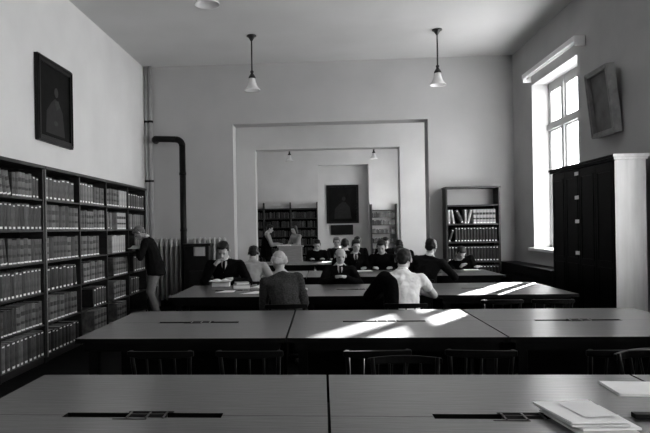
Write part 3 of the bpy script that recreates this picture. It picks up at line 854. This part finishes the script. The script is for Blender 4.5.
def seat_for(x, y, rz, lab):
    s, c = math.sin(math.radians(rz)), math.cos(math.radians(rz))
    return chairs.put((x + .02 * s, y - .02 * c, 0), (0, 0, math.radians(rz)), lab, 'occupied wooden chairs')

# P4 bald man, back view
person('bald man seated with his back to the camera in a dark tweed jacket', (-.37, 6.64), 6, lean=14, side=-8, pitch=8, yaw=8, collar=False, hair='hair_bald', hairstyle='fringe',
       top='tweed', topname='jacket', hands=((-.22, .40, .82), (.20, .38, .82)), build=1.0, vox=.006, hint=((-.15, -.3, -1), (.15, -.3, -1)), scale=1.0)
seat_for(-.40, 6.62, 6, 'dark wooden chair under the bald man in tweed')
# P5 white shirt
person('person with back to camera in white short-sleeved shirt, left side painted in shade', (.82, 6.62), 0, lean=14, side=2, pitch=22, yaw=-18, hair='hair_dark', top='shirt_white', topname='shirt',
       hands=((-.16, .42, .81), (.20, .44, .81)), hint=((-1, -.2, -.75), (1, -.2, -.6)), short_sleeve=True, shade_side=True, collar=True, fold=.024, build=1.1, vox=.006, scale=1.0)
seat_for(.82, 6.60, 0, 'dark wooden chair under the person in white shirt')
# P2 dark suit facing
person('man in black suit and tie facing the camera, chin on his hand, reading', (-1.36, 8.86), 180, lean=12, side=0, pitch=30, yaw=-5, hair='hair_dark', tie=True, hands=((-.13, .33, .80), (.10, .30, .98)),
       hint=((-.7, .0, -.8), (.6, .2, -1)), top='suit_black', vox=.006, build=1.12, scale=1.06)
seat_for(-1.36, 8.86, 180, 'dark wooden chair under the man with chin on hand')
# P3 grey shirt back
person('person in grey shirt with back to camera, head bent, behind the man in black', (-1.10, 9.46), -8, lean=20, side=2, pitch=30, yaw=10, hair='hair_dark', top='shirt_grey', topname='shirt',
       hands=((-.2, .4, .81), (.3, .34, .81)), hint=((-.4, -.2, -1), (.7, -.2, -1)), collar=False)
seat_for(-1.10, 9.46, -8, 'dark wooden chair under the person in the grey shirt')
# P8
person('balding man with white collar and tie facing the camera, hands clasped, at middle table', (.24, 8.88), 180, lean=6, pitch=12, yaw=8, hair='hair_dark', hairstyle='fringe', tie=True, scale=.95,
       hands=((-.07, .34, .90), (.07, .34, .90)), hint=((-1, 0, -.8), (1, 0, -.8)), top='suit_black')
seat_for(.24, 8.88, 180, 'dark wooden chair under the man with clasped hands')
# P6
person('man in dark suit seated with back to camera, turned right toward the bookcase', (1.48, 9.46), -22, lean=12, side=8, pitch=12, yaw=-14, top='suit_dark', hands=((-.16, .38, .81), (.28, .42, .81)),
       hint=((-.6, -.2, -1), (.8, -.2, -.8)), build=1.1, scale=1.03)
seat_for(1.48, 9.46, -22, 'dark wooden chair under the dark-suited man near the narrow bookcase')
# P7
person('dark-haired person bending low over the table before the narrow bookcase, facing left', (2.62, 11.55), 170, lean=34, side=20, pitch=40, yaw=20, top='suit_black', hands=((-.12, .42, .80), (.16, .42, .80)))
seat_for(2.62, 11.57, 160, 'dark wooden chair under the person bending before the narrow bookcase')
# P1 standing reader
person('grey-haired man standing at the left bookcases reading an open book', (-2.80, 10.5), 90, stand=True, lean=20, side=0, pitch=48, yaw=8, hair='hair_grey', skin='skin', top='suit_dark', trousers='trouser_grey',
       hands=((-.10, .30, 1.19), (.12, .30, 1.19)), hint=((-1, -.3, -1), (1, -.3, -1)), foot=.06, scale=1.0)
# people behind
person('man facing camera at the far side of fourth-row table, black jacket, reading papers', (.60, 11.62), 180, lean=8, pitch=12, yaw=12, top='suit_black', tie=True, hands=((-.15, .36, .8), (.15, .36, .8)), vox=.009)
seat_for(.60, 11.62, 180, 'dark wooden chair under the man reading papers at fourth row')
person('dark-haired person facing camera, leftmost of the group right of centre', (1.08, 11.62), 176, lean=12, pitch=26, yaw=-8, top='suit_black', vox=.009)
seat_for(1.08, 11.62, 176, 'dark wooden chair under the leftmost of the right-centre group')
person('person bending very low over a book beside the white-shirted reader', (1.54, 11.66), 180, side=20, lean=34, pitch=30, yaw=5, top='suit_black', vox=.009)
seat_for(1.54, 11.66, 180, 'dark wooden chair under the low bending reader')
person('person in black with back to camera under the first archway, partly behind the white-shirted reader', (1.74, 12.72), 14, lean=20, side=-14, pitch=25, yaw=10, top='suit_black', vox=.009, hands=((-.25, .4, .81), (.12, .42, .81)))
person('person in black beyond the first archway, facing camera, behind the papers', (.82, 14.95), 180, lean=6, pitch=10, top='suit_black', vox=.01)
person('pale-haired person beyond the first archway, left of the dark heads', (.34, 14.95), 180, lean=8, pitch=12, hair='hair_grey', top='suit_dark', vox=.01)
person('dark-haired person beyond the first archway, back turned toward the camera', (.46, 12.75), 0, lean=10, pitch=20, top='suit_black', vox=.01)
person('person bent over the table at the left end beyond the first archway', (-.12, 14.95), 180, lean=24, pitch=25, top='suit_black', vox=.01)
person('dark-haired person beyond the first archway, behind the right-centre group', (1.46, 14.95), 180, lean=18, pitch=14, top='suit_black', vox=.01)
# standing pair in the far room
person('standing person in dark vest and rolled sleeves at the left of the lectern', (-1.58, 17.75), -75, stand=True, lean=6, pitch=22, yaw=-10, hair='hair_dark', top='shirt_grey', topname='shirt', trousers='trouser_dark', vest=True,
       hands=((-.1, .38, 1.12), (.16, .36, 1.12)), vox=.01, scale=.98)
person('standing woman in light dress behind the lectern, dark shoulder-length hair', (-.74, 18.34), 130, stand=True, lean=4, pitch=14, yaw=0, hair='hair_dark', hairstyle='long', top='shirt_grey', topname='dress', skirt=True,
       hands=((-.1, .38, 1.08), (.14, .36, 1.08)), vox=.01, scale=.95, collar=False)

# ------------------------------------------------------------------ papers and books on the tables
def sheet(name, label, cat, pts, z, th, m, group=None, curl=0.):
    bm = B(); n = 8
    # quad subdivided so that it can curl
    P = [V((x, y, 0)) for x, y in pts]; g = []
    for i in range(n + 1):
        row = []
        for j in range(n + 1):
            a, b = i / n, j / n
            p = P[0] * (1 - a) * (1 - b) + P[1] * a * (1 - b) + P[2] * a * b + P[3] * (1 - a) * b
            p.z = z + curl * (a - .5) ** 2 * 4 * (.4 + .6 * b)
            row.append(p)
        g.append(row)
    lo = [[bm.verts.new(p) for p in r] for r in g]; hi = [[bm.verts.new(p + V((0, 0, th))) for p in r] for r in g]
    for i in range(n):
        for j in range(n):
            bm.faces.new((lo[i][j], lo[i][j + 1], lo[i + 1][j + 1], lo[i + 1][j])); bm.faces.new((hi[i][j], hi[i + 1][j], hi[i + 1][j + 1], hi[i][j + 1]))
    for i in range(n):
        for A in (0, n):
            bm.faces.new((lo[i][A], lo[i + 1][A], hi[i + 1][A], hi[i][A])); bm.faces.new((lo[A][i], lo[A][i + 1], hi[A][i + 1], hi[A][i]))
    o = obj(name, bm, m); tag(o, label, cat, group); return o
PG = 'papers on the nearest table'
z = TZ + .0005
quad = [(.850, 2.655), (.895, 2.375), (1.105, 2.385), (1.090, 2.68)]
def shift(q, dx, dy, s=1, a=0):
    cx = sum(p[0] for p in q) / 4; cy = sum(p[1] for p in q) / 4; c, k = math.cos(a), math.sin(a)
    return [(cx + dx + ((x - cx) * c - (y - cy) * k) * s, cy + dy + ((x - cx) * k + (y - cy) * c) * s) for x, y in q]
labs = ['bottom dark-edged folder of the stack on the nearest table', 'second folder from the bottom of the stack on the nearest table', 'middle pale folder of the stack on the nearest table', 'upper pale folder with ruffled edge on the nearest stack']
for k in range(4):
    sheet('paper_folder', labs[k], 'folder', shift(quad, .02 - .008 * k + (.02 if k == 1 else 0), -.008 * (3 - k) + .0, 1.03 - .02 * k, .05 * (k % 2) - .02), z + k * .0095, .0075, M['folder'] if k in (0, 2) else M['paper'], PG, .0)
sheet('loose_paper', 'white sheet lying on top of the folder stack, nearest table', 'paper', [(.935, 2.61), (.965, 2.42), (1.09, 2.43), (1.07, 2.63)], z + .0375, .0008, M['paper'], PG, .008)
sheet('loose_paper', 'white sheet sticking out in front of the folder stack', 'paper', [(.99, 2.40), (1.0, 2.32), (1.14, 2.32), (1.13, 2.40)], z, .0008, M['paper'], PG)
sheet('notebook', 'large flat white notebook at the right edge of the nearest table', 'notebook', [(1.30, 3.10), (1.29, 2.87), (1.60, 2.84), (1.58, 3.08)], z, .012, M['paper'], PG)
sheet('pencil_case', 'small black case at the right edge of the nearest table', 'case', [(1.20, 2.575), (1.20, 2.535), (1.30, 2.53), (1.30, 2.57)], z + .0, .018, M['slot'], PG)
OG = 'reading matter on the left table of the third row'
def open_book(label, loc, rz, s=1.):
    t = thing('open_book', label, 'book', loc, rz, OG)
    bm = B(); N = 8
    for sg in (-1, 1):
        prev = None
        for j in range(N + 1):
            a = j / N; x = sg * .14 * s * a; zt = .012 + .018 * math.sin(PI * min(a * 1.15, 1)) * (1 - a * .3)
            cur = [bm.verts.new((x, -.1 * s, .004)), bm.verts.new((x, .1 * s, .004)), bm.verts.new((x, .1 * s, zt)), bm.verts.new((x, -.1 * s, zt))]
            if prev:
                for k in range(4): bm.faces.new((prev[k], cur[k], cur[(k + 1) % 4], prev[(k + 1) % 4]))
            prev = cur
        bm.faces.new(prev)
    obj('pages', bm, M['paper'], t)
    bx('cover', (-.15 * s, .15 * s, -.108 * s, .108 * s, 0, .0038), BOOKM[1], t)
    return t
def closed_book(label, loc, rz, w, d, h, tone, grp):
    t = thing('closed_book', label, 'book', loc, rz, grp)
    bm = B(); box(bm, 0, w, 0, d, 0, .004); box(bm, 0, w, 0, d, h - .004, h); box(bm, 0, .004, 0, d, .004, h - .004); obj('cover', bm, BOOKM[tone], t)
    bx('page_block', (.004, w - .005, .005, d - .005, .0042, h - .0042), M['paper'], t)
    return t
open_book('open book before the man with chin on hand, third-row table', (-1.36, 8.35, z + .07), .05, 1.0)
closed_book('thick closed book propping the open one, before the man in black', (-1.47, 8.28, z), .05, .24, .17, .066, 0, OG)
closed_book('thick pale book right of the open book, lower of a stack of two', (-1.14, 7.98, z), .12, .22, .2, .05, 3, OG)
closed_book('smaller book lying on the thick pale one, third-row table', (-1.10, 8.0, z + .0505), .3, .17, .15, .03, 4, OG)
open_book('open pale book lying right of the stacked books, third-row table', (-.80, 8.1, z), -.25, .8)
sheet('loose_paper', 'white sheet at the near edge of third-row left table', 'paper', [(-1.22, 7.80), (-1.30, 7.55), (-1.08, 7.55), (-1.08, 7.78)], z, .0008, M['paper'], OG, .004)
sheet('loose_paper', 'slanting white sheet beside the bald man, third-row left table', 'paper', [(-.82, 7.66), (-.98, 7.36), (-.80, 7.32), (-.66, 7.62)], z, .0008, M['paper'], OG, .006)
sheet('loose_paper', 'white sheet under the left elbow of the white-shirted reader', 'paper', [(.60, 7.38), (.56, 7.14), (.74, 7.14), (.76, 7.36)], z, .0008, M['paper'], 'papers on the third row')
DG = 'papers on the far tables'
sheet('loose_paper', 'white paper before the man reading at the fourth-row table', 'paper', [(.50, 11.1), (.50, 10.86), (.86, 10.86), (.84, 11.1)], z, .002, M['paper'], DG, .01)
sheet('loose_paper', 'white paper under the hands of the person before the narrow bookcase', 'paper', [(2.42, 11.1), (2.40, 10.86), (2.66, 10.84), (2.66, 11.08)], z, .002, M['paper'], DG, .01)
sheet('loose_paper', 'white paper on the table beyond the archway, left end', 'paper', [(.0, 14.1), (.0, 13.85), (.28, 13.85), (.28, 14.1)], z, .002, M['paper'], DG, .02)
sheet('loose_paper', 'white paper on the table beyond the archway, right part', 'paper', [(1.1, 14.2), (1.1, 13.95), (1.4, 13.95), (1.4, 14.2)], z, .002, M['paper'], DG, .02)
# book held by the standing reader
t = thing('open_book', 'open book held by the standing man at the left bookcases', 'book', (-3.14, 10.49, 1.225), rot=(0, math.radians(-8), PI / 2))
bm = B()
box(bm, -.14, .0, -.1, .1, 0, .012, Matrix.Rotation(.12, 3, 'Y')); box(bm, 0, .14, -.1, .1, 0, .012, Matrix.Rotation(-.12, 3, 'Y')); obj('pages', bm, M['paper'], t)
bm = B()
box(bm, -.15, .0, -.11, .11, -.008, -.001, Matrix.Rotation(.12, 3, 'Y')); box(bm, 0, .15, -.11, .11, -.008, -.001, Matrix.Rotation(-.12, 3, 'Y')); obj('cover', bm, BOOKM[0], t)
# register on the lectern
t = thing('open_book', 'open register lying on the lectern in the far room', 'book', (-1.08, 17.72, 1.0355), -.1)
bm = B(); box(bm, -.2, -.002, -.13, .13, .004, .03); box(bm, .002, .2, -.13, .13, .004, .026); obj('pages', bm, M['paper'], t)
bx('cover', (-.21, .21, -.14, .14, 0, .0038), BOOKM[0], t)

# ------------------------------------------------------------------ light
w = bpy.data.worlds.new('overcast_sky'); bpy.context.scene.world = w; w.use_nodes = True
w.node_tree.nodes['Background'].inputs[0].default_value = (1, 1, 1, 1); w.node_tree.nodes['Background'].inputs[1].default_value = 14.
s = bpy.data.lights.new('sun', 'SUN'); s.energy = 110; s.angle = .012
so = bpy.data.objects.new('sun', s); C.objects.link(so); so.location = (12, 24, 8)
so.rotation_euler = V((-1, -1.67, -.74)).to_track_quat('-Z', 'Y').to_euler()

# ------------------------------------------------------------------ camera
F = 632.; ROLL = .0165; psi = math.atan(.07)
cx = 322 - F * .07 * math.cos(ROLL); cy = 228 + F * .07 * math.sin(ROLL)
cd = bpy.data.cameras.new('camera'); cam = bpy.data.objects.new('camera', cd); C.objects.link(cam)
cd.sensor_width = 36; cd.lens = F / 650 * 36
cd.shift_x = (325 - cx) / 650; cd.shift_y = (cy - 216.5) / 650
cd.clip_start = .05; cd.clip_end = 200
cam.location = (0, 0, 1.52)
cam.matrix_world = Matrix.Translation((0, 0, 1.52)) @ (Matrix.Rotation(psi, 4, 'Z') @ Matrix.Rotation(PI / 2, 4, 'X') @ Matrix.Rotation(-ROLL, 4, 'Z'))
sc = bpy.context.scene; sc.camera = cam
sc.view_settings.view_transform = 'Standard'; sc.view_settings.look = 'None'; sc.view_settings.gamma = 1; sc.view_settings.exposure = .1
sc.cycles.use_denoising = True
sc.cycles.max_bounces = 8; sc.cycles.diffuse_bounces = 5; sc.cycles.glossy_bounces = 3
sc.cycles.sample_clamp_indirect = 8
